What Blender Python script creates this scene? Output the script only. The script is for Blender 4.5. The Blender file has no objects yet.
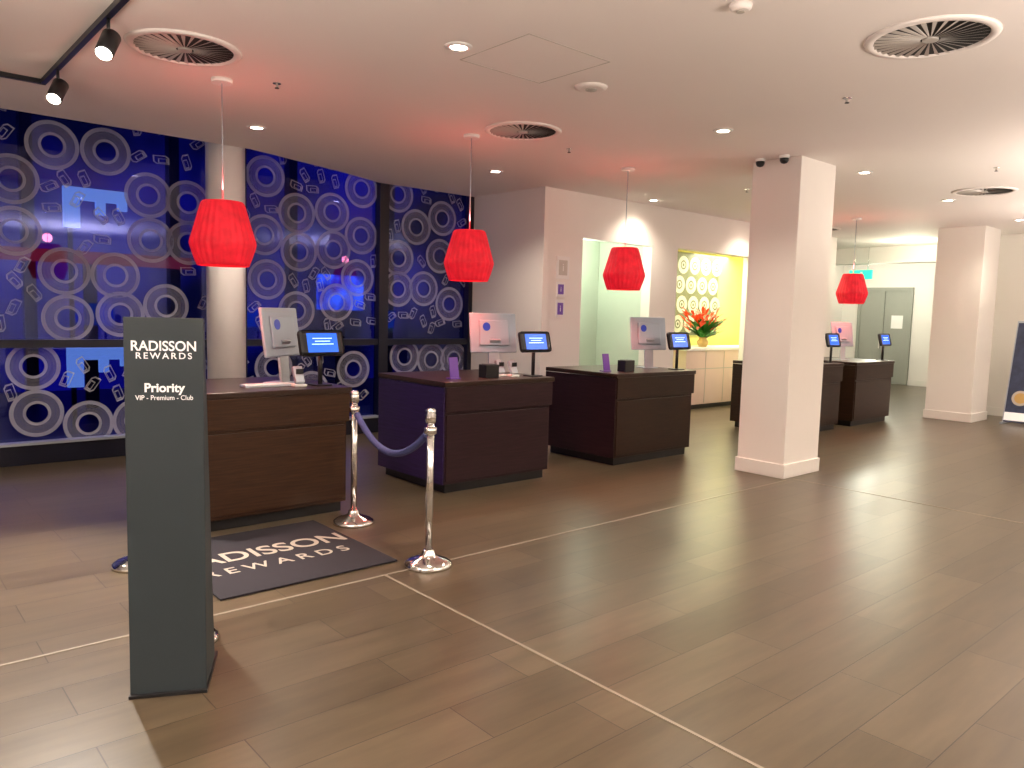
import bpy, bmesh, math, random
from mathutils import Vector, Matrix
random.seed(7)
D=bpy.data; C=bpy.context
col=C.scene.collection
HC=3.3

# ---------------------------------------------------------------- materials
def mat(name,color,rough=0.5,metal=0.0,emit=None,estr=0.0,var=0.06,nscale=6.0,bump=0.0,stretch=(1,1,1),spec=0.5,trans=0.0,coat=0.0):
    m=D.materials.new(name); m.use_nodes=True
    nt=m.node_tree; b=nt.nodes['Principled BSDF']
    b.inputs['Roughness'].default_value=rough; b.inputs['Metallic'].default_value=metal
    b.inputs['Specular IOR Level'].default_value=spec
    b.inputs['Transmission Weight'].default_value=trans
    b.inputs['Coat Weight'].default_value=coat
    tc=nt.nodes.new('ShaderNodeTexCoord'); mp=nt.nodes.new('ShaderNodeMapping'); mp.inputs['Scale'].default_value=stretch
    nz=nt.nodes.new('ShaderNodeTexNoise'); nz.inputs['Scale'].default_value=nscale; nz.inputs['Detail'].default_value=4
    nt.links.new(tc.outputs['Object'],mp.inputs[0]); nt.links.new(mp.outputs[0],nz.inputs['Vector'])
    mx=nt.nodes.new('ShaderNodeMix'); mx.data_type='RGBA'
    c=list(color)[:3]
    mx.inputs[6].default_value=[max(0,x*(1-var)) for x in c]+[1]; mx.inputs[7].default_value=[min(1,x*(1+var)) for x in c]+[1]
    nt.links.new(nz.outputs['Fac'],mx.inputs[0]); nt.links.new(mx.outputs[2],b.inputs['Base Color'])
    if emit:
        b.inputs['Emission Color'].default_value=list(emit)+[1]; b.inputs['Emission Strength'].default_value=estr
    if bump:
        bp=nt.nodes.new('ShaderNodeBump'); bp.inputs['Strength'].default_value=bump; bp.inputs['Distance'].default_value=0.01
        nt.links.new(nz.outputs['Fac'],bp.inputs['Height']); nt.links.new(bp.outputs[0],b.inputs['Normal'])
    return m

M={}
M['wall']=mat('painted_wall',(.84,.80,.75),.6,var=.02,nscale=2)
M['ceil']=mat('painted_ceiling',(.85,.79,.75),.7,var=.02,nscale=1)
M['white']=mat('white_gloss',(.85,.84,.82),.3,var=.01)
M['trimw']=mat('white_trim',(.82,.79,.74),.4,var=.01)
M['black']=mat('black_plastic',(.010,.010,.012),.35)
M['darkgrey']=mat('sign_charcoal',(.028,.040,.047),.5,var=.1,nscale=3)
M['frame']=mat('window_frame_navy',(.005,.006,.016),.35)
M['chrome']=mat('polished_steel',(.8,.79,.77),.12,1.0,var=.02)
M['silver']=mat('brushed_silver',(.50,.55,.62),.35,.6,var=.03)
M['silverbk']=mat('monitor_shell',(.36,.43,.52),.35,.1,var=.02)
M['rope']=mat('rope_velvet',(.055,.065,.20),.7,var=.3,nscale=60,bump=.4)
M['matt']=mat('mat_carpet',(.018,.015,.022),.95,var=.3,nscale=200,bump=.3)
M['text']=mat('lettering_white',(.85,.85,.83),.5,emit=(.9,.9,.88),estr=.15,var=.01)
M['mattext']=mat('mat_lettering',(.42,.38,.32),.9,var=.05,nscale=100)
M['screen']=mat('screen_blue',(.01,.03,.2),.2,emit=(.02,.14,.8),estr=.8)
M['screentext']=mat('screen_text',(.5,.8,1),.3,emit=(.4,.7,1),estr=.9)
M['blueball']=mat('sticker_blue',(.01,.04,.40),.3,emit=(.01,.04,.5),estr=.1)
M['purple']=mat('leaflet_purple',(.11,.04,.24),.4,emit=(.2,.07,.45),estr=.1)
M['grille']=mat('vent_metal',(.50,.46,.42),.4,.2)
M['ventdark']=mat('vent_cavity',(.03,.028,.027),.8)
M['led']=mat('downlight_lens',(1,.95,.85),.4,emit=(1,.88,.7),estr=25)
M['bulb']=mat('bulb_glow',(1,.6,.4),.4,emit=(1,.45,.25),estr=5)
M['greenw']=mat('service_room_wall',(.56,.64,.54),.6,var=.03)
M['yelw']=mat('bar_wall_yellow',(.72,.70,.20),.55,var=.16,nscale=1.5)
M['counter']=mat('counter_panel',(.74,.56,.50),.35,var=.03)
M['doorg']=mat('door_grey',(.31,.32,.28),.45,var=.03)
M['leaf']=mat('leaf_green',(.04,.20,.03),.45,var=.3,nscale=20)
M['petal']=mat('petal_orange',(.85,.07,.01),.45,var=.3,nscale=20)
M['vase']=mat('vase_ceramic',(.55,.35,.12),.3)
M['exit']=mat('exit_sign_green',(.02,.5,.3),.4,emit=(.03,.75,.45),estr=.8)
M['goldring']=mat('record_print',(.50,.50,.40),.5)
M['artback']=mat('art_panel',(.14,.15,.08),.5,var=.5,nscale=8)
M['gap']=mat('shadow_gap',(.50,.46,.41),.8)

def wood(name,c1,c2,rough=.35):
    m=D.materials.new(name); m.use_nodes=True; nt=m.node_tree; b=nt.nodes['Principled BSDF']
    tc=nt.nodes.new('ShaderNodeTexCoord'); mp=nt.nodes.new('ShaderNodeMapping'); mp.inputs['Scale'].default_value=(1.2,1.2,28)
    nz=nt.nodes.new('ShaderNodeTexNoise'); nz.inputs['Scale'].default_value=2.5; nz.inputs['Detail'].default_value=8; nz.inputs['Roughness'].default_value=.65
    cr=nt.nodes.new('ShaderNodeValToRGB'); cr.color_ramp.elements[0].position=.3; cr.color_ramp.elements[1].position=.7
    cr.color_ramp.elements[0].color=(*c1,1); cr.color_ramp.elements[1].color=(*c2,1)
    nt.links.new(tc.outputs['Object'],mp.inputs[0]); nt.links.new(mp.outputs[0],nz.inputs['Vector']); nt.links.new(nz.outputs['Fac'],cr.inputs[0])
    nt.links.new(cr.outputs[0],b.inputs['Base Color']); b.inputs['Roughness'].default_value=rough; b.inputs['Specular IOR Level'].default_value=.35
    bp=nt.nodes.new('ShaderNodeBump'); bp.inputs['Strength'].default_value=.15; bp.inputs['Distance'].default_value=.004
    nt.links.new(nz.outputs['Fac'],bp.inputs['Height']); nt.links.new(bp.outputs[0],b.inputs['Normal'])
    return m
M['wood']=wood('wenge_wood',(.010,.0040,.0025),(.034,.014,.007))
M['wood_warm']=wood('wenge_wood_warm',(.016,.006,.003),(.055,.023,.010))
M['wood_reflect']=wood('wenge_violet_reflection',(.010,.0035,.006),(.034,.013,.017))  # weaker blue window reflection, mixed into the wood colour
M['woodtop']=wood('wenge_top',(.016,.008,.006),(.04,.020,.013),.3)
M['wood_reflect_side']=wood('violet_reflection_side',(.012,.006,.034),(.035,.018,.095),.3)  # violet imitates the window's blue reflection on the desk side

def floor_mat():
    m=D.materials.new('plank_tile_floor'); m.use_nodes=True; nt=m.node_tree; b=nt.nodes['Principled BSDF']; L=nt.links
    tc=nt.nodes.new('ShaderNodeTexCoord')
    br=nt.nodes.new('ShaderNodeTexBrick'); br.inputs['Scale'].default_value=1; br.inputs['Brick Width'].default_value=1.2; br.inputs['Row Height'].default_value=.29
    br.inputs['Mortar Size'].default_value=.003; br.inputs['Mortar Smooth'].default_value=.3; br.inputs['Bias'].default_value=0; br.offset=.37
    br.inputs['Color1'].default_value=(.076,.055,.032,1); br.inputs['Color2'].default_value=(.106,.079,.048,1); br.inputs['Mortar'].default_value=(.034,.024,.015,1)
    L.new(tc.outputs['Object'],br.inputs['Vector'])
    mp=nt.nodes.new('ShaderNodeMapping'); mp.inputs['Scale'].default_value=(1,7,1)
    nz=nt.nodes.new('ShaderNodeTexNoise'); nz.inputs['Scale'].default_value=1.6; nz.inputs['Detail'].default_value=7; nz.inputs['Roughness'].default_value=.58
    L.new(tc.outputs['Object'],mp.inputs[0]); L.new(mp.outputs[0],nz.inputs['Vector'])
    mr=nt.nodes.new('ShaderNodeMapRange'); mr.inputs['From Min'].default_value=.3; mr.inputs['From Max'].default_value=.7; mr.inputs['To Min'].default_value=.80; mr.inputs['To Max'].default_value=1.2
    L.new(nz.outputs['Fac'],mr.inputs[0])
    mx=nt.nodes.new('ShaderNodeMix'); mx.data_type='RGBA'; mx.blend_type='MULTIPLY'; mx.inputs[0].default_value=1
    L.new(br.outputs['Color'],mx.inputs[6]); L.new(mr.outputs[0],mx.inputs[7]); L.new(mx.outputs[2],b.inputs['Base Color'])
    r=nt.nodes.new('ShaderNodeMapRange'); r.inputs['To Min'].default_value=.29; r.inputs['To Max'].default_value=.33
    L.new(nz.outputs['Fac'],r.inputs[0]); L.new(r.outputs[0],b.inputs['Roughness'])
    bp=nt.nodes.new('ShaderNodeBump'); bp.inputs['Strength'].default_value=.2; bp.inputs['Distance'].default_value=.003; bp.invert=True
    L.new(br.outputs['Fac'],bp.inputs['Height']); L.new(bp.outputs[0],b.inputs['Normal'])
    b.inputs['Specular IOR Level'].default_value=.5
    return m
M['floor']=floor_mat()
M['inlay']=mat('floor_inlay',(.28,.24,.19),.35,var=.05)

def glass_mat():
    m=D.materials.new('night_glass'); m.use_nodes=True; nt=m.node_tree; nt.nodes.clear(); L=nt.links
    o=nt.nodes.new('ShaderNodeOutputMaterial'); tr=nt.nodes.new('ShaderNodeBsdfTransparent'); tr.inputs[0].default_value=(.45,.5,.85,1)
    gl=nt.nodes.new('ShaderNodeBsdfGlossy'); gl.inputs['Roughness'].default_value=.02; gl.inputs[0].default_value=(.5,.58,1,1)
    lw=nt.nodes.new('ShaderNodeLayerWeight'); lw.inputs[0].default_value=.25
    mr=nt.nodes.new('ShaderNodeMapRange'); mr.inputs['To Min'].default_value=.07; mr.inputs['To Max'].default_value=.4
    ms=nt.nodes.new('ShaderNodeMixShader'); L.new(lw.outputs['Fresnel'],mr.inputs[0]); L.new(mr.outputs[0],ms.inputs[0])
    L.new(tr.outputs[0],ms.inputs[1]); L.new(gl.outputs[0],ms.inputs[2]); L.new(ms.outputs[0],o.inputs[0]); return m
M['glass']=glass_mat()
def vinyl(name,fac,c):
    m=D.materials.new(name); m.use_nodes=True; nt=m.node_tree; nt.nodes.clear(); L=nt.links
    o=nt.nodes.new('ShaderNodeOutputMaterial'); tr=nt.nodes.new('ShaderNodeBsdfTransparent')
    df=nt.nodes.new('ShaderNodeBsdfDiffuse'); df.inputs[0].default_value=(*c,1)
    ms=nt.nodes.new('ShaderNodeMixShader'); ms.inputs[0].default_value=fac
    L.new(tr.outputs[0],ms.inputs[1]); L.new(df.outputs[0],ms.inputs[2]); L.new(ms.outputs[0],o.inputs[0]); return m
M['vinyl']=vinyl('frosted_vinyl',.50,(.52,.53,.66))
M['vinyl_thin']=vinyl('frosted_vinyl_thin',.24,(.46,.47,.60))
def emis_noise(name,c1,c2,strength,scale,p0=.38,p1=.68):
    m=D.materials.new(name); m.use_nodes=True; nt=m.node_tree; nt.nodes.clear(); L=nt.links
    o=nt.nodes.new('ShaderNodeOutputMaterial'); em=nt.nodes.new('ShaderNodeEmission'); em.inputs[1].default_value=strength
    tc=nt.nodes.new('ShaderNodeTexCoord'); nz=nt.nodes.new('ShaderNodeTexNoise'); nz.inputs['Scale'].default_value=scale; nz.inputs['Detail'].default_value=3
    cr=nt.nodes.new('ShaderNodeValToRGB'); cr.color_ramp.elements[0].position=p0; cr.color_ramp.elements[1].position=p1
    cr.color_ramp.elements[0].color=(*c1,1); cr.color_ramp.elements[1].color=(*c2,1)
    L.new(tc.outputs['Object'],nz.inputs['Vector']); L.new(nz.outputs['Fac'],cr.inputs[0]); L.new(cr.outputs[0],em.inputs[0]); L.new(em.outputs[0],o.inputs[0]); return m
M['night']=emis_noise('blue_glow_facade',(.001,.002,.012),(.010,.008,.20),1.0,.33,.42,.72)  # blue night light put into the emission, no floodlights
M['led_blue']=emis_noise('led_wall_blue',(.0,.01,.25),(.03,.25,1),1.3,3)
M['banner']=mat('banner_print',(.035,.05,.10),.4,var=.9,nscale=7)
M['neon_red']=mat('neon_red',(.3,.01,.01),.5,emit=(.7,.03,.04),estr=.3)
M['neon_cyan']=mat('neon_cyan',(.2,.4,.6),.5,emit=(.45,.75,.85),estr=.6)

def shade_mat():
    m=D.materials.new('red_pleated_shade'); m.use_nodes=True; nt=m.node_tree; L=nt.links; b=nt.nodes['Principled BSDF']
    b.inputs['Roughness'].default_value=.6
    tc=nt.nodes.new('ShaderNodeTexCoord'); nz=nt.nodes.new('ShaderNodeTexNoise'); nz.inputs['Scale'].default_value=14
    cr=nt.nodes.new('ShaderNodeValToRGB'); cr.color_ramp.elements[0].color=(.42,.003,.010,1); cr.color_ramp.elements[1].color=(.8,.012,.03,1)
    L.new(tc.outputs['Object'],nz.inputs['Vector']); L.new(nz.outputs['Fac'],cr.inputs[0]); L.new(cr.outputs[0],b.inputs['Emission Color']); b.inputs['Emission Strength'].default_value=.38
    L.new(cr.outputs[0],b.inputs['Base Color'])
    return m
M['shade']=shade_mat()

# ---------------------------------------------------------------- helpers
def group(name,loc=(0,0,0),rz=0):
    e=D.objects.new(name,None); e.location=loc; e.rotation_euler=(0,0,rz); e.empty_display_size=.1; col.objects.link(e); return e
def link(name,me,m,parent=None,loc=(0,0,0),rot=(0,0,0),smooth=False):
    o=D.objects.new(name,me); o.location=loc; o.rotation_euler=rot; col.objects.link(o)
    if m: me.materials.append(m)
    if parent: o.parent=parent
    if smooth:
        for p in me.polygons: p.use_smooth=True
    return o
def box(name,lo,hi,m,parent=None,bev=0.0,rot=(0,0,0),pivot=None):
    cx=[(a+b)/2 for a,b in zip(lo,hi)]; s=[abs(b-a)/2 for a,b in zip(lo,hi)]
    me=D.meshes.new(name); bm=bmesh.new(); bmesh.ops.create_cube(bm,size=2)
    for v in bm.verts: v.co=Vector((v.co.x*s[0],v.co.y*s[1],v.co.z*s[2]))
    if bev: bmesh.ops.bevel(bm,geom=bm.edges[:],offset=bev,segments=2,affect='EDGES',profile=.5)
    bm.to_mesh(me); bm.free()
    return link(name,me,m,parent,cx,rot)
def lathe(name,prof,m,parent=None,loc=(0,0,0),seg=40,rot=(0,0,0),ripple=None,cap=True):
    me=D.meshes.new(name); bm=bmesh.new(); rings=[]
    for (r,z) in prof:
        ring=[]
        for i in range(seg):
            a=2*math.pi*i/seg; rr=r*(1+(ripple(i,z) if ripple else 0))
            ring.append(bm.verts.new((rr*math.cos(a),rr*math.sin(a),z)))
        rings.append(ring)
    for a,b in zip(rings,rings[1:]):
        for i in range(seg):
            bm.faces.new((a[i],a[(i+1)%seg],b[(i+1)%seg],b[i]))
    if cap:
        bm.faces.new(rings[0][::-1]); bm.faces.new(rings[-1])
    bm.normal_update(); bm.to_mesh(me); bm.free()
    o=link(name,me,m,parent,loc,rot)
    for p in me.polygons: p.use_smooth=len(p.vertices)==4
    return o
def cyl(name,r,z0,z1,m,parent=None,loc=(0,0,0),seg=24,rot=(0,0,0)):
    return lathe(name,[(r,z0),(r,z1)],m,parent,loc,seg,rot)
def prism(name,pts,z0,z1,m,parent=None,axis='z',loc=(0,0,0)):
    me=D.meshes.new(name); bm=bmesh.new()
    def mk(p,h):
        return {'z':(p[0],p[1],h),'x':(h,p[0],p[1]),'y':(p[0],h,p[1])}[axis]
    a=[bm.verts.new(mk(p,z0)) for p in pts]; b=[bm.verts.new(mk(p,z1)) for p in pts]; n=len(pts)
    bm.faces.new(a[::-1]); bm.faces.new(b)
    for i in range(n): bm.faces.new((a[i],a[(i+1)%n],b[(i+1)%n],b[i]))
    bmesh.ops.recalc_face_normals(bm,faces=bm.faces[:]); bm.to_mesh(me); bm.free()
    return link(name,me,m,parent,loc)
def tube(name,pts,r,m,parent=None):
    c=D.curves.new(name,'CURVE'); c.dimensions='3D'; c.bevel_depth=r; c.bevel_resolution=4; c.use_fill_caps=True
    s=c.splines.new('POLY'); s.points.add(len(pts)-1)
    for p,q in zip(s.points,pts): p.co=(*q,1)
    o=D.objects.new(name,c); col.objects.link(o); c.materials.append(m)
    if parent: o.parent=parent
    return o
def text(name,s,size,m,parent,loc,rot,align='CENTER',bold=0.0,ext=.001,sx=1.0,space=1.0):
    c=D.curves.new(name,'FONT'); c.body=s; c.size=size; c.align_x=align; c.align_y='CENTER'; c.extrude=ext; c.offset=bold; c.space_character=space
    c.materials.append(m); o=D.objects.new(name,c); o.location=loc; o.rotation_euler=rot; o.scale=(sx,1,1); col.objects.link(o)
    o.parent=parent; return o
def light(name,kind,loc,power,color,parent=None,**k):
    l=D.lights.new(name,kind); l.energy=power; l.color=color
    for a,b in k.items():
        if a!='rot': setattr(l,a,b)
    o=D.objects.new(name,l); o.location=loc; o.rotation_euler=k.get('rot',(0,0,0)); col.objects.link(o)
    if parent: o.parent=parent
    return o
H90=math.pi/2

# ---------------------------------------------------------------- room shell
GY=9.0
box('floor',(-4,-5,-.1),(23,10.5,0),M['floor'])
# ceiling with cut-back edge along the glazing
cpts=[(-4,-5),(23,-5),(23,10.5),(14.9,10.5),(14.9,7.5),(7.1,7.5),(7.0,8.93),(5.4,8.93),(4.7,8.62),(3.35,8.14),(-4,8.14)]
prism('ceiling',cpts,HC,HC+.35,M['ceil'])
box('ceiling_recess',(-4,7.9,4.0),(7.2,9.2,4.1),M['frame'])
box('ceiling_service',(7.2,7.6,2.95),(14.95,9.3,3.05),M['ceil'])
box('wall_west',(-4.1,-5,0),(-4,9.1,4),M['wall'])
box('wall_south',(-4,-5.1,0),(23,-5,4),M['wall'])
# return wall beside glazing
box('wall_return',(7.0,7.44,0),(7.12,9.1,4),M['wall'])
# main wall with two openings
wy0,wy1=7.45,7.62
g=group('wall_north')
box('pier_a',(7.12,wy0,0),(7.75,wy1,HC),M['wall'],g)
box('lintel_a',(7.75,wy0,2.7),(9.24,wy1,HC),M['wall'],g)
box('pier_b',(9.24,wy0,0),(9.88,wy1,HC),M['wall'],g)
box('lintel_b',(9.88,wy0,2.72),(11.98,wy1,HC),M['wall'],g)
box('pier_c',(11.98,wy0,0),(15.0,wy1,HC),M['wall'],g)
box('baseboard_north',(7.12,wy0-.015,0),(7.75,wy0,.13),M['trimw'])
box('baseboard_north_b',(9.24,wy0-.015,0),(9.88,wy0,.13),M['trimw'])
box('baseboard_north_c',(11.98,wy0-.015,0),(15.0,wy0,.13),M['trimw'])
box('baseboard_return',(6.985,7.44,0),(7.0,8.85,.13),M['trimw'])
# service room behind opening 1
box('wall_service_back',(7.12,8.7,0),(9.5,8.8,3.0),M['greenw'])
box('wall_service_divider',(9.45,wy1,0),(9.55,9.3,3.0),M['greenw'])
# bar room behind opening 2
box('wall_bar_back',(9.55,9.2,0),(15,9.3,3.0),M['yelw'])
box('wall_bar_end',(14.9,wy1,0),(15,10.5,HC),M['wall'])
# far end
box('wall_east',(21.5,-5,0),(21.62,10.5,HC),M['wall'])
box('wall_corridor_back',(15.0,10.4,0),(21.5,10.5,HC),M['wall'])
box('baseboard_east',(21.48,4,0),(21.5,8.5,.15),M['trimw'])
g=group('trim_header'); box('beam',(17.3,5.1,2.95),(17.6,10.4,HC),M['wall'],g)
box('wall_east_inner',(16.0,-5,0),(16.15,5.05,HC),M['wall'])
box('baseboard_inner',(15.98,-5,0),(16.0,5.05,.15),M['trimw'])

# far door
g=group('door_1',(21.5,9.2,0))
box('frame_top',(-.08,-.72,2.5),(-.0,.72,2.6),M['doorg'],g)
box('frame_l',(-.08,.64,0),(-.0,.72,2.5),M['doorg'],g); box('frame_r',(-.08,-.72,0),(-.0,-.64,2.5),M['doorg'],g)
box('leaf_l',(-.05,.01,.01),(-.005,.64,2.5),M['doorg'],g); box('leaf_r',(-.05,-.64,.01),(-.005,-.01,2.5),M['doorg'],g)
box('handle_l',(-.11,.05,.95),(-.06,.08,1.3),M['chrome'],g); box('handle_r',(-.11,-.08,.95),(-.06,-.05,1.3),M['chrome'],g)
box('notice',(-.056,-.5,1.5),(-.05,-.2,1.85),M['white'],g)
g=group('ceiling_exit_sign',(17.2,7.95,2.7))
box('panel',(-.03,-.25,-.1),(.03,.25,.1),M['exit'],g,.005)
box('man',(-.034,-.05,-.06),(-.03,.0,.06),M['text'],g); box('arrow',(-.034,.06,-.015),(-.03,.18,.015),M['text'],g)
cyl('stem_a',.006,.1,.6,M['chrome'],g,(0,-.15,0),8); cyl('stem_b',.006,.1,.6,M['chrome'],g,(0,.15,0),8)

# floor inlays
box('trim_1',(-4,4.0,0),(7.3,4.016,.003),M['inlay'])
box('trim_2',(2.49,-5,0),(2.506,4.0,.0032),M['inlay'])
box('trim_3',(7.43,-5,0),(7.446,4.0,.003),M['inlay'])

# pillars
for (x0,x1,y0,y1) in ((7.35,8.07,4.07,4.62),(14.4,15.15,4.62,5.36)):
    g=group('pillar',((x0+x1)/2,(y0+y1)/2,0)); a=(x1-x0)/2; b=(y1-y0)/2
    box('shaft',(-a,-b,0),(a,b,HC),M['wall'],g,.006)
    box('plinth',(-a-.018,-b-.018,0),(a+.018,b+.018,.15),M['trimw'],g,.006)
g=group('round_column',(3.17,8.36,0)); cyl('shaft',.2,0,4.0,M['white'],g,seg=48); cyl('foot_ring',.215,0,.1,M['trimw'],g,seg=48)

# ---------------------------------------------------------------- windows
def ann(bm,cx,cz,r0,r1,seg=40):
    a=[];b=[]
    for i in range(seg):
        t=2*math.pi*i/seg
        a.append(bm.verts.new((cx+r0*math.cos(t),0,cz+r0*math.sin(t)))); b.append(bm.verts.new((cx+r1*math.cos(t),0,cz+r1*math.sin(t))))
    for i in range(seg): bm.faces.new((a[i],a[(i+1)%seg],b[(i+1)%seg],b[i]))
def outline(bm,pts,w):
    n=len(pts); cx=sum(p[0] for p in pts)/n; cz=sum(p[1] for p in pts)/n
    R=max(math.hypot(p[0]-cx,p[1]-cz) for p in pts); k=1-w/R*1.3
    a=[bm.verts.new((p[0],0,p[1])) for p in pts]; b=[bm.verts.new((cx+(p[0]-cx)*k,0,cz+(p[1]-cz)*k)) for p in pts]
    for i in range(n): bm.faces.new((a[i],a[(i+1)%n],b[(i+1)%n],b[i]))
def pedal(bm,cx,cz,ang,s=1):
    # a cassette-like box: six-sided outline with an inner face and a fold line
    def T(p):
        c,sn=math.cos(ang),math.sin(ang); return (cx+s*(p[0]*c-p[1]*sn),cz+s*(p[0]*sn+p[1]*c))
    outline(bm,[T(p) for p in ((-.06,-.13),(.04,-.13),(.08,-.08),(.08,.13),(-.02,.13),(-.06,.08))],.015)
    outline(bm,[T(p) for p in ((-.04,-.10),(.03,-.10),(.03,.05),(-.04,.05))],.012)
recs={1:[(1.68,3.2),(2.17,3.21),(1.32,2.82),(2.58,2.81),(1.33,2.32),(1.76,1.95),(2.24,1.93),(2.6,2.33),(1.78,1.47),(2.28,1.52),(3.0,2.78),(3.0,2.33),(1.46,.98),(1.48,.5),(1.95,.36),(2.42,.36),(2.75,1.62),
      (.85,3.1),(.8,2.5),(.45,2.1),(.9,1.7),(.3,2.9),(.2,1.6),(.9,.8),(.4,.5),(-.3,2.6),(-.8,2.2),(-.4,1.8),(-1.2,2.7),(-1.6,2.0)],
 2:[(3.9,3.19),(4.3,2.8),(4.78,2.86),(4.8,2.39),(4.33,2.33),(3.92,1.97),(5.15,2.05),(4.85,1.72),(3.88,2.5),(5.2,3.2),(5.2,2.6),(4.3,1.6),(4.0,.9),(4.5,.6),(5.1,.85)],
 3:[(5.76,3.2),(6.06,2.79),(6.5,2.95),(5.78,2.35),(6.47,2.42),(5.78,1.93),(6.2,1.95),(6.65,1.75),(5.9,1.0),(6.35,.95),(6.75,.95),(6.1,.45),(6.6,.4)]}
spans={1:(-4.0,3.3),2:(3.3,5.5),3:(5.5,7.0)}
for n,(a,b) in spans.items():
    g=group('window_%d'%n,(0,GY,0))
    box('glass',(a,.03,.2),(b,.04,4.0),M['glass'],g)
    box('sill',(a,-.12,0),(b,.06,.2),M['frame'],g,.004)
    box('sill_cap',(a,-.14,.2),(b,-.0,.225),M['silver'],g)
    box('transom',(a,-.05,1.17),(b,.05,1.25),M['frame'],g)
    ms={1:(-2.6,-.9,.75),2:(3.62,),3:()}[n]
    for i,x in enumerate(ms): box('mullion_%d'%i,(x-.025,-.04,.2),(x+.025,.05,4.0),M['frame'],g)
    box('post',(b-.07,-.07,0),(b+(.07 if n<3 else -.0),.06,4.0),M['frame'],g)
    me=D.meshes.new('record_decal'); bm=bmesh.new()
    me2=D.meshes.new('record_decal_fill'); bm2=bmesh.new()
    for (x,z) in recs[n]:
        R=.243
        ann(bm,x,z,.84*R,R); ann(bm,x,z,.40*R,.52*R); ann(bm2,x,z,.53*R,.67*R); ann(bm2,x,z,.69*R,.83*R)
    for k in range(900):
        x=random.uniform(a+.12,b-.12); z=random.choice([random.uniform(.4,1.0),random.uniform(1.4,3.6),random.uniform(1.4,3.6)])
        if all(math.hypot(x-p[0],z-p[1])>.31 for p in recs[n]) and all(math.hypot(x-p[0],z-p[1])>.15 for p in recs.setdefault(('p',n),[])):
            recs[('p',n)].append((x,z)); pedal(bm,x,z,random.choice([.3,.6,-.5,2.1,1.5])+random.uniform(-.2,.2),.66)
    bm.to_mesh(me); bm.free(); link('record_decal',me,M['vinyl'],g,(0,.02,0))
    bm2.to_mesh(me2); bm2.free(); link('record_decal_fill',me2,M['vinyl_thin'],g,(0,.02,0))

# outside at night
box('street_ground',(-12,9.2,-.3),(30,24,-.1),M['frame'])
box('wall_building_opposite',(-14,17,-.1),(24,17.3,9),M['night'])
for i in range(14): box('trim_%d'%(10+i),(-13+i*2.6,16.75,-.1),(-12.8+i*2.6,17,9),M['frame'])
g=group('led_video_wall',(8.2,16,-.1)); box('screen',(0,0,1.7),(1.1,.2,2.5),M['led_blue'],g); box('legs',(.45,.05,0),(.65,.15,1.7),M['frame'],g)
g=group('neon_sign',(3.1,14,-.1)); box('red_bar',(-1.5,0,2.35),(1.6,.1,2.55),M['neon_red'],g); box('post',(-.1,.02,0),(.1,.08,2.35),M['frame'],g)
g=group('illuminated_street_sign',(2.35,12,-.1))
S=[(0,.55),(.8,.55),(.8,.28),(.68,.28),(.68,.38),(.52,.38),(.52,.20),(.40,.20),(.40,.38),(.20,.38),(.20,0),(0,0)]
prism('upper_board',[(x,z+2.75) for x,z in S],0,.08,M['neon_cyan'],g,'y'); prism('lower_reflection',[(x,z+.55) for x,z in S],0,.08,M['neon_cyan'],g,'y'); box('bracket',(.06,.09,0),(.12,.14,3.2),M['frame'],g)  # lower shape is a reflection, built as a second glowing board
light('street_glow','AREA',(3.5,13.5,4.2),14,(.25,.14,1.0),size=6,rot=(math.radians(-65),0,0))

# ---------------------------------------------------------------- ceiling fittings
def vent(x,y,r=.355):
    g=group('ceiling_swirl_vent',(x,y,HC))
    lathe('rim',[(r*.84,-.004),(r*.86,-.016),(r*.97,-.013),(r,0),(r*.84,0)],M['ceil'],g,seg=64,cap=False)
    cyl('cavity',r*.85,-.003,-.001,M['ventdark'],g,seg=48)
    cyl('hub',r*.12,-.018,-.003,M['grille'],g,seg=32)
    me=D.meshes.new('blades'); bm=bmesh.new(); n=32
    for i in range(n):
        t=2*math.pi*i/n; w=.40*math.pi/n
        p=[(r*.15,t,-.014),(r*.85,t+.0,-.014),(r*.85,t+w*2.2,-.007),(r*.15,t+w*2.2,-.007)]
        bm.faces.new([bm.verts.new((q[0]*math.cos(q[1]),q[0]*math.sin(q[1]),q[2])) for q in p])
    bm.to_mesh(me); bm.free(); link('blades',me,M['grille'],g)
for x,y in ((1.76,5.32),(4.76,5.38),(4.83,1.92),(10.71,3.49),(13.4,7.0)): vent(x,y)
WARM=(1,.87,.71)
def down(x,y,power=72,c=WARM,z=HC):
    g=group('ceiling_downlight',(x,y,z))
    lathe('bezel',[(.052,-.004),(.058,-.012),(.085,-.006),(.088,0),(.052,0)],M['white'],g,seg=32,cap=False)
    cyl('lens',.053,-.006,-.003,M['led'],g,seg=24)
    light('lamp','SPOT',(0,0,-.03),power,c,g,spot_size=math.radians(135),spot_blend=.8,shadow_soft_size=.08)
for x,y in ((2.99,4.01),(2.99,7.11),(5.88,7.11),(5.94,4.05),(8.6,4.01),(11.2,4.07),(8.8,7.1),(11.6,7.0),(13.9,4.0),(0,4.01),(0,7.1),(2.99,1.2),(5.94,1.2),(8.6,1.2),(11.2,1.2),(0,1.2),(13.9,1.2)):
    down(x,y,92 if (x<6.5 and y>3) else 58)
def disc(name,x,y,r,h=.03):
    g=group(name,(x,y,HC)); lathe('body',[(r*.7,-h),(r*.95,-h*.6),(r,0)],M['ceil'],g,seg=32); cyl('centre',r*.35,-h-.006,-h,M['grille'],g)
disc('ceiling_smoke_detector',4.19,4.0,.12,.02); disc('ceiling_smoke_detector',3.65,2.42,.06,.035)
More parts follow.
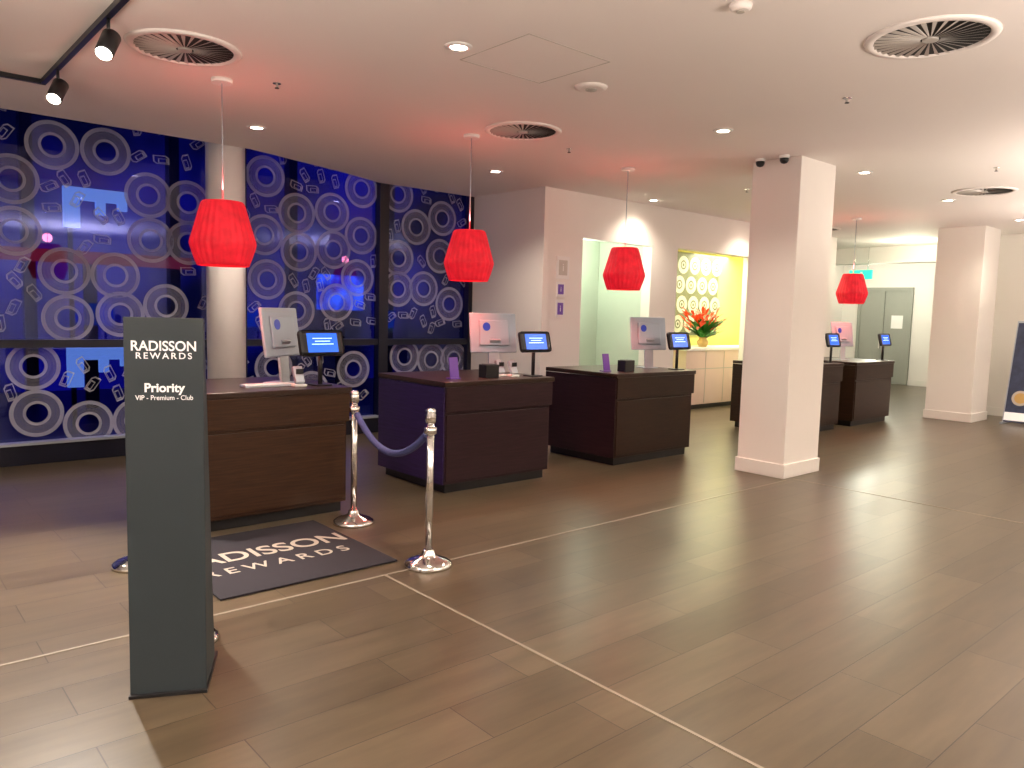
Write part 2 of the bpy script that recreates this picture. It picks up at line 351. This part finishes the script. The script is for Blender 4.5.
def sprk(x,y):
    g=group('ceiling_sprinkler_head',(x,y,HC)); cyl('plate',.03,-.006,0,M['chrome'],g); cyl('stem',.009,-.035,-.006,M['grille'],g); cyl('deflector',.016,-.04,-.035,M['black'],g)
for x,y in ((2.52,5.62),(5.69,2.82),(5.58,5.6),(9.2,2.9),(8.8,5.6)): sprk(x,y)
g=group('ceiling_access_panel',(3.51,3.87,HC))
for i,(lo,hi) in enumerate((((-.36,-.34,-.002),(-.354,.34,0)),((.354,-.34,-.002),(.36,.34,0)),((-.36,-.34,-.002),(.36,-.334,0)),((-.36,.334,-.002),(.36,.34,0)))): box('seam_%d'%i,lo,hi,M['gap'],g)
# pillar cameras
for y in (4.2,4.47):
    g=group('ceiling_security_camera',(7.24,y,HC)); cyl('base',.05,-.03,0,M['white'],g); lathe('dome',[(.045,-.03),(.043,-.055),(.03,-.075),(.01,-.083)],M['black'],g)
# track
g=group('ceiling_track_light',(0,0,HC))
box('rail_a',(1.21,2.5,-.035),(1.245,6.87,0),M['black'],g); box('rail_b',(-2,6.835,-.035),(1.245,6.87,0),M['black'],g)
for i,(x,y,rx,ry) in enumerate(((1.23,5.0,.5,-.45),(1.23,6.35,.5,-.45),(1.23,3.6,.5,-.3))):
    cyl('stem_%d'%i,.01,-.13,-.03,M['black'],g,(x,y,0),10)
    lathe('can_%d'%i,[(.035,-.1),(.05,-.09),(.052,.06),(.03,.075)][:],M['black'],g,(x,y,-.17),24,(rx*-1,-ry,0))
    cyl('can_lens_%d'%i,.042,-.104,-.1005,M['led'],g,(x,y,-.17),24,(rx*-1,-ry,0))
light('track_beam_a','SPOT',(1.1,6.1,-.3),520,(1,.93,.82),g,spot_size=math.radians(70),spot_blend=.9,shadow_soft_size=.05,rot=(math.radians(-24),math.radians(8),0))

# pendant lamps
def pendant(x,y):
    g=group('ceiling_pendant_lamp',(x,y,HC)); n=112; k=.95
    cyl('canopy',.075,-.03,0,M['white'],g,seg=32); cyl('cord',.005,-.88,-.03,M['silver'],g,seg=8)
    prof=[(.10,.47),(.15,.475),(.163,.46),(.180,.40),(.203,.32),(.227,.24),(.243,.19),(.248,.165),(.242,.14),(.226,.09),(.204,.03),(.194,0),(.186,.0)]
    lathe('pleated_shade',[(r*k,z) for r,z in prof],M['shade'],g,(0,0,-1.36),n,ripple=lambda i,z:(.018 if i%4<2 else -.018)*(1 if .0<z<.46 else .3),cap=False)
    cyl('top_ring',.11,.468,.474,M['shade'],g,(0,0,-1.36),32)
    lathe('bulb',[(.015,.28),(.02,.22),(.045,.16),(.03,.11),(.01,.10)],M['bulb'],g,(0,0,-1.36),20)
    light('glow','POINT',(0,0,-.80),4.2,(1,.18,.16),g,shadow_soft_size=.06)
    light('downglow','SPOT',(0,0,-1.33),30,(1,.15,.11),g,spot_size=math.radians(120),spot_blend=.6,shadow_soft_size=.14)
for x,y in ((2.19,5.83),(4.55,5.87),(6.74,5.82),(12.3,5.81)): pendant(x,y)

# ---------------------------------------------------------------- desks
def monitor(parent,x,y,rz,z=1.02):
    g=D.objects.new('computer_monitor',None); col.objects.link(g); g.parent=parent; g.location=(x,y,z); g.rotation_euler=(0,0,rz)
    p=D.objects.new('panel',None); col.objects.link(p); p.parent=g; p.location=(0,0,.42); p.rotation_euler=(math.radians(-8),0,0)
    box('shell',(-.265,-.014,-.2),(.265,.014,.2),M['silverbk'],p,.012)
    box('bulge',(-.17,-.032,-.13),(.17,-.012,.13),M['silverbk'],p,.012)
    box('display',(-.25,.0145,-.13),(.25,.016,.185),M['screen'],p)
    cyl('sticker',.042,-.002,.002,M['blueball'],p,(-.09,-.034,.06),32,(H90,0,0))
    prism('stand',[(-.02,.0),(.0,.0),(.03,.30),(.0,.36),(-.03,.34),(.0,.28)],-.06,.06,M['silver'],g,'x',(0,-.03,.01))
    box('foot',(-.1,-.1,0),(.1,.1,.012),M['silver'],g,.004)
def tablet(parent,x,y,rz=0,z=1.02):
    g=D.objects.new('tablet_stand',None); col.objects.link(g); g.parent=parent; g.location=(x,y,z); g.rotation_euler=(0,0,rz)
    box('plate',(-.07,-.07,0),(.07,.07,.012),M['black'],g,.003); cyl('pole',.018,.01,.30,M['black'],g)
    p=D.objects.new('head',None); col.objects.link(p); p.parent=g; p.location=(0,-.02,.345); p.rotation_euler=(math.radians(-14),0,0)
    box('case',(-.205,-.014,-.105),(.205,.02,.105),M['black'],p,.03)
    box('display',(-.14,-.0165,-.078),(.14,-.0145,.078),M['screen'],p)
    for i,(w,zz) in enumerate(((.09,.035),(.07,.012),(.1,-.012))): box('line_%d'%i,(-w,-.018,zz-.003),(w,-.0166,zz+.003),M['screentext'],p)
def desk(x0,x1,mon,tab,y0=5.5,y1=6.6,side='wood',front='wood'):
    g=group('reception_desk',(x0,y0,0)); w=x1-x0; d=y1-y0
    box('plinth',(.05,.05,0),(w-.05,d-.05,.09),M['black'],g)
    box('carcass',(0,.0,.09),(w-.03,d,.93),M[front],g,.004)
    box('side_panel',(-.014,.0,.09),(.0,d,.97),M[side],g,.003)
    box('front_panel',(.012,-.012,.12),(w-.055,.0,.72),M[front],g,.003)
    box('fascia',(0,-.018,.745),(w-.01,.02,.975),M[front],g,.004)
    prism('end_wedge',[(w-.03,.80),(w-.0,.86),(w-.0,.975),(w-.03,.975)],0,d,M[front],g,'y')
    box('worktop',(-.018,-.022,.975),(w+.01,d,1.02),M['woodtop'],g,.006)
    monitor(g,*mon); tablet(g,*tab); return g
d1=desk(1.72,3.08,(1.0,.5,math.radians(34)),(1.2,.2,.1),front='wood_warm')
d2=desk(4.03,5.35,(.95,.5,math.radians(-11)),(1.2,.16,0),side='wood_reflect_side',front='wood_reflect')
d3=desk(6.32,7.72,(1.12,.5,math.radians(-13)),(1.26,.16,0),side='wood_reflect')
d4=desk(10.25,11.5,(.7,.5,-.2),(1.1,.12,0))
d5=desk(11.95,13.3,(.5,.5,-.2),(1.2,.12,0))
def small(parent,x,y,kind):
    z=1.02
    if kind=='leaflet':
        g=D.objects.new('leaflet_holder',None); col.objects.link(g); g.parent=parent; g.location=(x,y,z)
        box('base',(-.055,-.03,0),(.055,.05,.01),M['purple'],g); box('card',(-.05,.0,.01),(.05,.012,.20),M['purple'],g,.002,(math.radians(-10),0,0))
    if kind=='box':
        g=D.objects.new('card_box',None); col.objects.link(g); g.parent=parent; g.location=(x,y,z)
        box('body',(-.08,-.06,0),(.08,.06,.13),M['black'],g,.006); box('slot',(-.06,-.04,.13),(.06,.04,.134),M['darkgrey'],g)
    if kind=='keypad':
        g=D.objects.new('card_terminal',None); col.objects.link(g); g.parent=parent; g.location=(x,y,z)
        box('cradle',(-.05,-.05,0),(.05,.06,.02),M['white'],g,.004); box('body',(-.04,-.02,.02),(.04,.02,.16),M['silver'],g,.008,(math.radians(-25),0,0))
        box('screen',(-.03,-.03,.1),(.03,-.024,.14),M['black'],g)
    if kind=='keyboard':
        g=D.objects.new('keyboard',None); col.objects.link(g); g.parent=parent; g.location=(x,y,z)
        box('body',(-.2,-.06,0),(.2,.06,.018),M['silver'],g,.004)
        for r in range(4): box('keys_%d'%r,(-.19,-.05+r*.026,.018),(.19,-.03+r*.026,.022),M['white'],g)
small(d2,.28,.25,'leaflet'); small(d2,.66,.2,'box'); small(d2,.88,.3,'keypad'); small(d2,.98,.22,'keypad')
small(d3,.16,.3,'leaflet'); small(d3,.38,.2,'box'); small(d1,1.02,.22,'keypad'); small(d1,.8,.3,'keyboard')

# ---------------------------------------------------------------- stanchions
def stanchion(x,y):
    g=group('rope_stanchion',(x,y,0))
    lathe('base',[(.155,0),(.158,.012),(.15,.028),(.12,.045),(.07,.062),(.045,.075),(.04,.10),(.03,.11)],M['chrome'],g,seg=48)
    cyl('post',.024,.1,.93,M['chrome'],g)
    lathe('collar',[(.024,.86),(.04,.865),(.04,.905),(.024,.91)],M['chrome'],g)
    lathe('finial',[(.024,.93),(.034,.94),(.036,.99),(.03,1.0),(.034,1.015),(.02,1.03)],M['chrome'],g)
    return g
def rope(p,q):
    g=group('barrier_rope',(0,0,0)); n=24; pts=[]
    for i in range(n+1):
        t=i/n; x=p[0]+(q[0]-p[0])*t; y=p[1]+(q[1]-p[1])*t
        pts.append((x,y,.89-.24*(1-(2*t-1)**2)))
    tube('cord',pts[1:-1],.024,M['rope'],g); tube('hook_a',pts[:3],.014,M['chrome'],g); tube('hook_b',pts[-3:],.014,M['chrome'],g)
for a,b in (((2.82,4.0),(2.93,5.16)),((1.22,3.78),(1.36,5.08))):
    stanchion(*a); stanchion(*b); rope(a,b)

# mat
g=group('entrance_mat',(2.1,4.8,0)); box('pile',(-.56,-.62,.003),(.60,.57,.014),M['matt'],g,.003)
text('lettering_top','RADISSON',.27,M['mattext'],g,(-.02,.06,.0145),(0,0,0),bold=.003,ext=.0005,sx=.93)
text('lettering_bottom','REWARDS',.16,M['mattext'],g,(-.02,-.2,.0145),(0,0,0),bold=.001,ext=.0005,sx=1.0,space=1.5)

# sign totem
g=group('priority_sign',(.86,3.36,0),math.atan2(-.13,.26)); W=.30
prism('panel_body',[(0,.012),(.30,.012),(.06,1.59),(0,1.59)],0.004,W-.004,M['darkgrey'],g,'x')
box('face',(0,-.012,.012),(W,.004,1.592),M['darkgrey'],g,.002)
box('foot',(-.004,-.03,0),(W+.004,.36,.014),M['black'],g,.002)
R=(H90,0,0)
text('line_1','RADISSON',.057,M['text'],g,(W/2,-.0135,1.475),R,bold=.0009,sx=.92)
text('line_2','REWARDS',.036,M['text'],g,(W/2,-.0135,1.436),R,bold=.0004,sx=1.05,space=1.35)
text('line_3','Priority',.05,M['text'],g,(W/2,-.0135,1.305),R,bold=.0014)
text('line_4','VIP - Premium - Club',.028,M['text'],g,(W/2,-.0135,1.265),R,bold=.0001,sx=.9)

# wall plaques
for x,z,w,h in ((7.37,2.27,.24,.3),(7.34,1.98,.16,.2),(7.34,1.72,.16,.24),(9.5,1.55,.14,.2)):
    g=group('wall_plaque',(x,7.45,z)); box('plate',(-w/2,-.012,-h/2),(w/2,-.001,h/2),M['white'],g,.002)
    box('print',(-w/3,-.0135,-h/3),(w/3,-.012,h/3),M['purple' if z<2 else 'grille'],g); text('mark','i',h*.5,M['white'],g,(0,-.015,0),R)
# service room door leaf
g=group('door_2',(7.9,8.7,0)); box('leaf',(0,-.05,.01),(.8,-.01,2.1),M['white'],g,.003); box('frame',(-.06,-.03,.0),(.86,-.002,2.16),M['trimw'],g); box('handle',(.66,-.1,1.0),(.76,-.05,1.03),M['chrome'],g)

# bar counter
g=group('bar_counter',(11.3,8.2,0)); box('body',(0,.03,.08),(2.9,.7,1.06),M['counter'],g,.003); box('kick',(.03,.06,0),(2.87,.68,.08),M['black'],g)
box('top',(-.03,0,1.06),(2.93,.72,1.11),M['white'],g,.004)
for i in range(1,5): box('groove_%d'%i,(i*.58,.025,.1),(i*.58+.012,.03,1.04),M['gap'],g)
box('groove_h',(0,.025,.72),(2.9,.03,.735),M['gap'],g)
# record artwork
g=group('record_artwork',(12.8,9.2,2.1)); box('board',(-.75,-.03,-.8),(.75,-.001,.8),M['artback'],g)
me=D.meshes.new('records'); bm=bmesh.new()
for i in range(4):
    for j in range(4):
        x=-.55+i*.37+(.1 if j%2 else 0); z=-.58+j*.38
        ann(bm,x,z,.09,.17,28); ann(bm,x,z,.03,.06,20)
bm.to_mesh(me); bm.free(); link('records',me,M['goldring'],g,(0,-.035,0))
# flowers
g=group('flower_vase',(12.15,8.5,1.11)); lathe('vase',[(.07,0),(.10,.05),(.11,.10),(.07,.15),(.08,.18)],M['vase'],g)
def blade(bm,base,dirv,L,w,up):
    prev=None
    side=Vector((-dirv.y,dirv.x,0)).normalized()
    for k in range(7):
        t=k/6; p=base+Vector((dirv.x*L*t,dirv.y*L*t,up*L*t*(1-.45*t))); ww=w*math.sin(math.pi*min(1,max(.06,t*.95+.05)))
        a=bm.verts.new(p-side*ww); b=bm.verts.new(p+side*ww)
        if prev: bm.faces.new((prev[0],prev[1],b,a))
        prev=(a,b)
for nm,cnt,m,L0,w in (('leaves',110,'leaf',.56,.045),('petals',110,'petal',.46,.030)):
    me=D.meshes.new(nm); bm=bmesh.new()
    for i in range(cnt):
        a=random.uniform(0,6.28); s=random.uniform(.2,1); base=Vector((0,0,.14))
        if nm=='petals': base=Vector((math.cos(a)*.48*s,math.sin(a)*.2*s,random.uniform(.28,.62)))
        blade(bm,base,Vector((math.cos(a)*s,math.sin(a)*s,0)),L0*(1 if nm=='leaves' else .5),w,random.uniform(.4,1.3))
    bm.to_mesh(me); bm.free(); link(nm,me,M[m],g)

# leaning poster board
g=group('poster_stand',(14.85,3.84,0)); p=D.objects.new('leaning_board',None); col.objects.link(p); p.parent=g; p.rotation_euler=(0,math.radians(13),0)
box('print',(-.012,-.42,.03),(.012,.42,1.75),M['banner'],p); box('edge_l',(-.018,.42,.0),(.018,.435,1.78),M['silver'],p); box('edge_r',(-.018,-.435,.0),(.018,-.42,1.78),M['silver'],p)
box('edge_t',(-.018,-.42,1.75),(.018,.42,1.78),M['silver'],p)
cyl('print_plate',.13,-.001,.001,M['gap'],p,(-.0145,.22,.45),32,(0,H90,0)); cyl('print_food',.09,-.001,.001,M['vase'],p,(-.016,.22,.45),32,(0,H90,0))
box('print_band',(-.014,-.42,.06),(-.0121,.42,.20),M['text'],p)
box('foot',(-.12,-.44,0),(.5,-.40,.03),M['silver'],g); box('foot_b',(-.12,.40,0),(.5,.44,.03),M['silver'],g)
prism('strut',[(.46,.0),(.5,.0),(.33,1.3),(.30,1.3)],-.02,.02,M['silver'],g,'y')

# ---------------------------------------------------------------- lights
light('service_room_light','POINT',(8.4,8.1,2.6),25,(.92,1,.80),shadow_soft_size=.2)
light('bar_light_a','AREA',(11.0,8.4,2.9),44,(1,.97,.68),size=1.2); light('bar_light_b','AREA',(13.3,8.6,2.9),48,(1,.97,.68),size=1.2)
light('corridor_light_a','POINT',(19.5,8.5,2.8),75,(1,1,.82),shadow_soft_size=.2); light('corridor_light_b','POINT',(16.2,6.5,2.7),44,(1,.95,.72),shadow_soft_size=.2)
for i,(x,y,p) in enumerate(((-1,1.5,205),(4,-1.5,205),(9.5,.5,125),(13,1.5,115))):
    light('ceiling_fill_%d'%i,'AREA',(x,y,1.9),p,(1,.87,.77),size=1.5,rot=(math.pi,0,0))  # unseen area lamps, added to brighten the ceiling
w=D.worlds.new('night_sky'); C.scene.world=w; w.use_nodes=True; w.node_tree.nodes['Background'].inputs[0].default_value=(.004,.005,.03,1); w.node_tree.nodes['Background'].inputs[1].default_value=1

# ---------------------------------------------------------------- camera
th=math.radians(5.3); r=.027; yaw=math.radians(48.8)
Rv=Vector((math.sin(yaw),-math.cos(yaw),0)); Fv=Vector((math.cos(yaw)*math.cos(th),math.sin(yaw)*math.cos(th),-math.sin(th))); Uv=Rv.cross(Fv)
rc=math.cos(r)*Rv+math.sin(r)*Uv; uc=-math.sin(r)*Rv+math.cos(r)*Uv
cd=D.cameras.new('camera'); cd.lens=769/1024*36; cd.sensor_width=36; cd.clip_end=200
co=D.objects.new('camera',cd); m=Matrix((rc,uc,-Fv)).transposed().to_4x4(); m.translation=(0,0,1.65); co.matrix_world=m; col.objects.link(co); C.scene.camera=co
C.scene.view_settings.view_transform='Standard'
C.scene.view_settings.look='None'
C.scene.view_settings.exposure=0.78
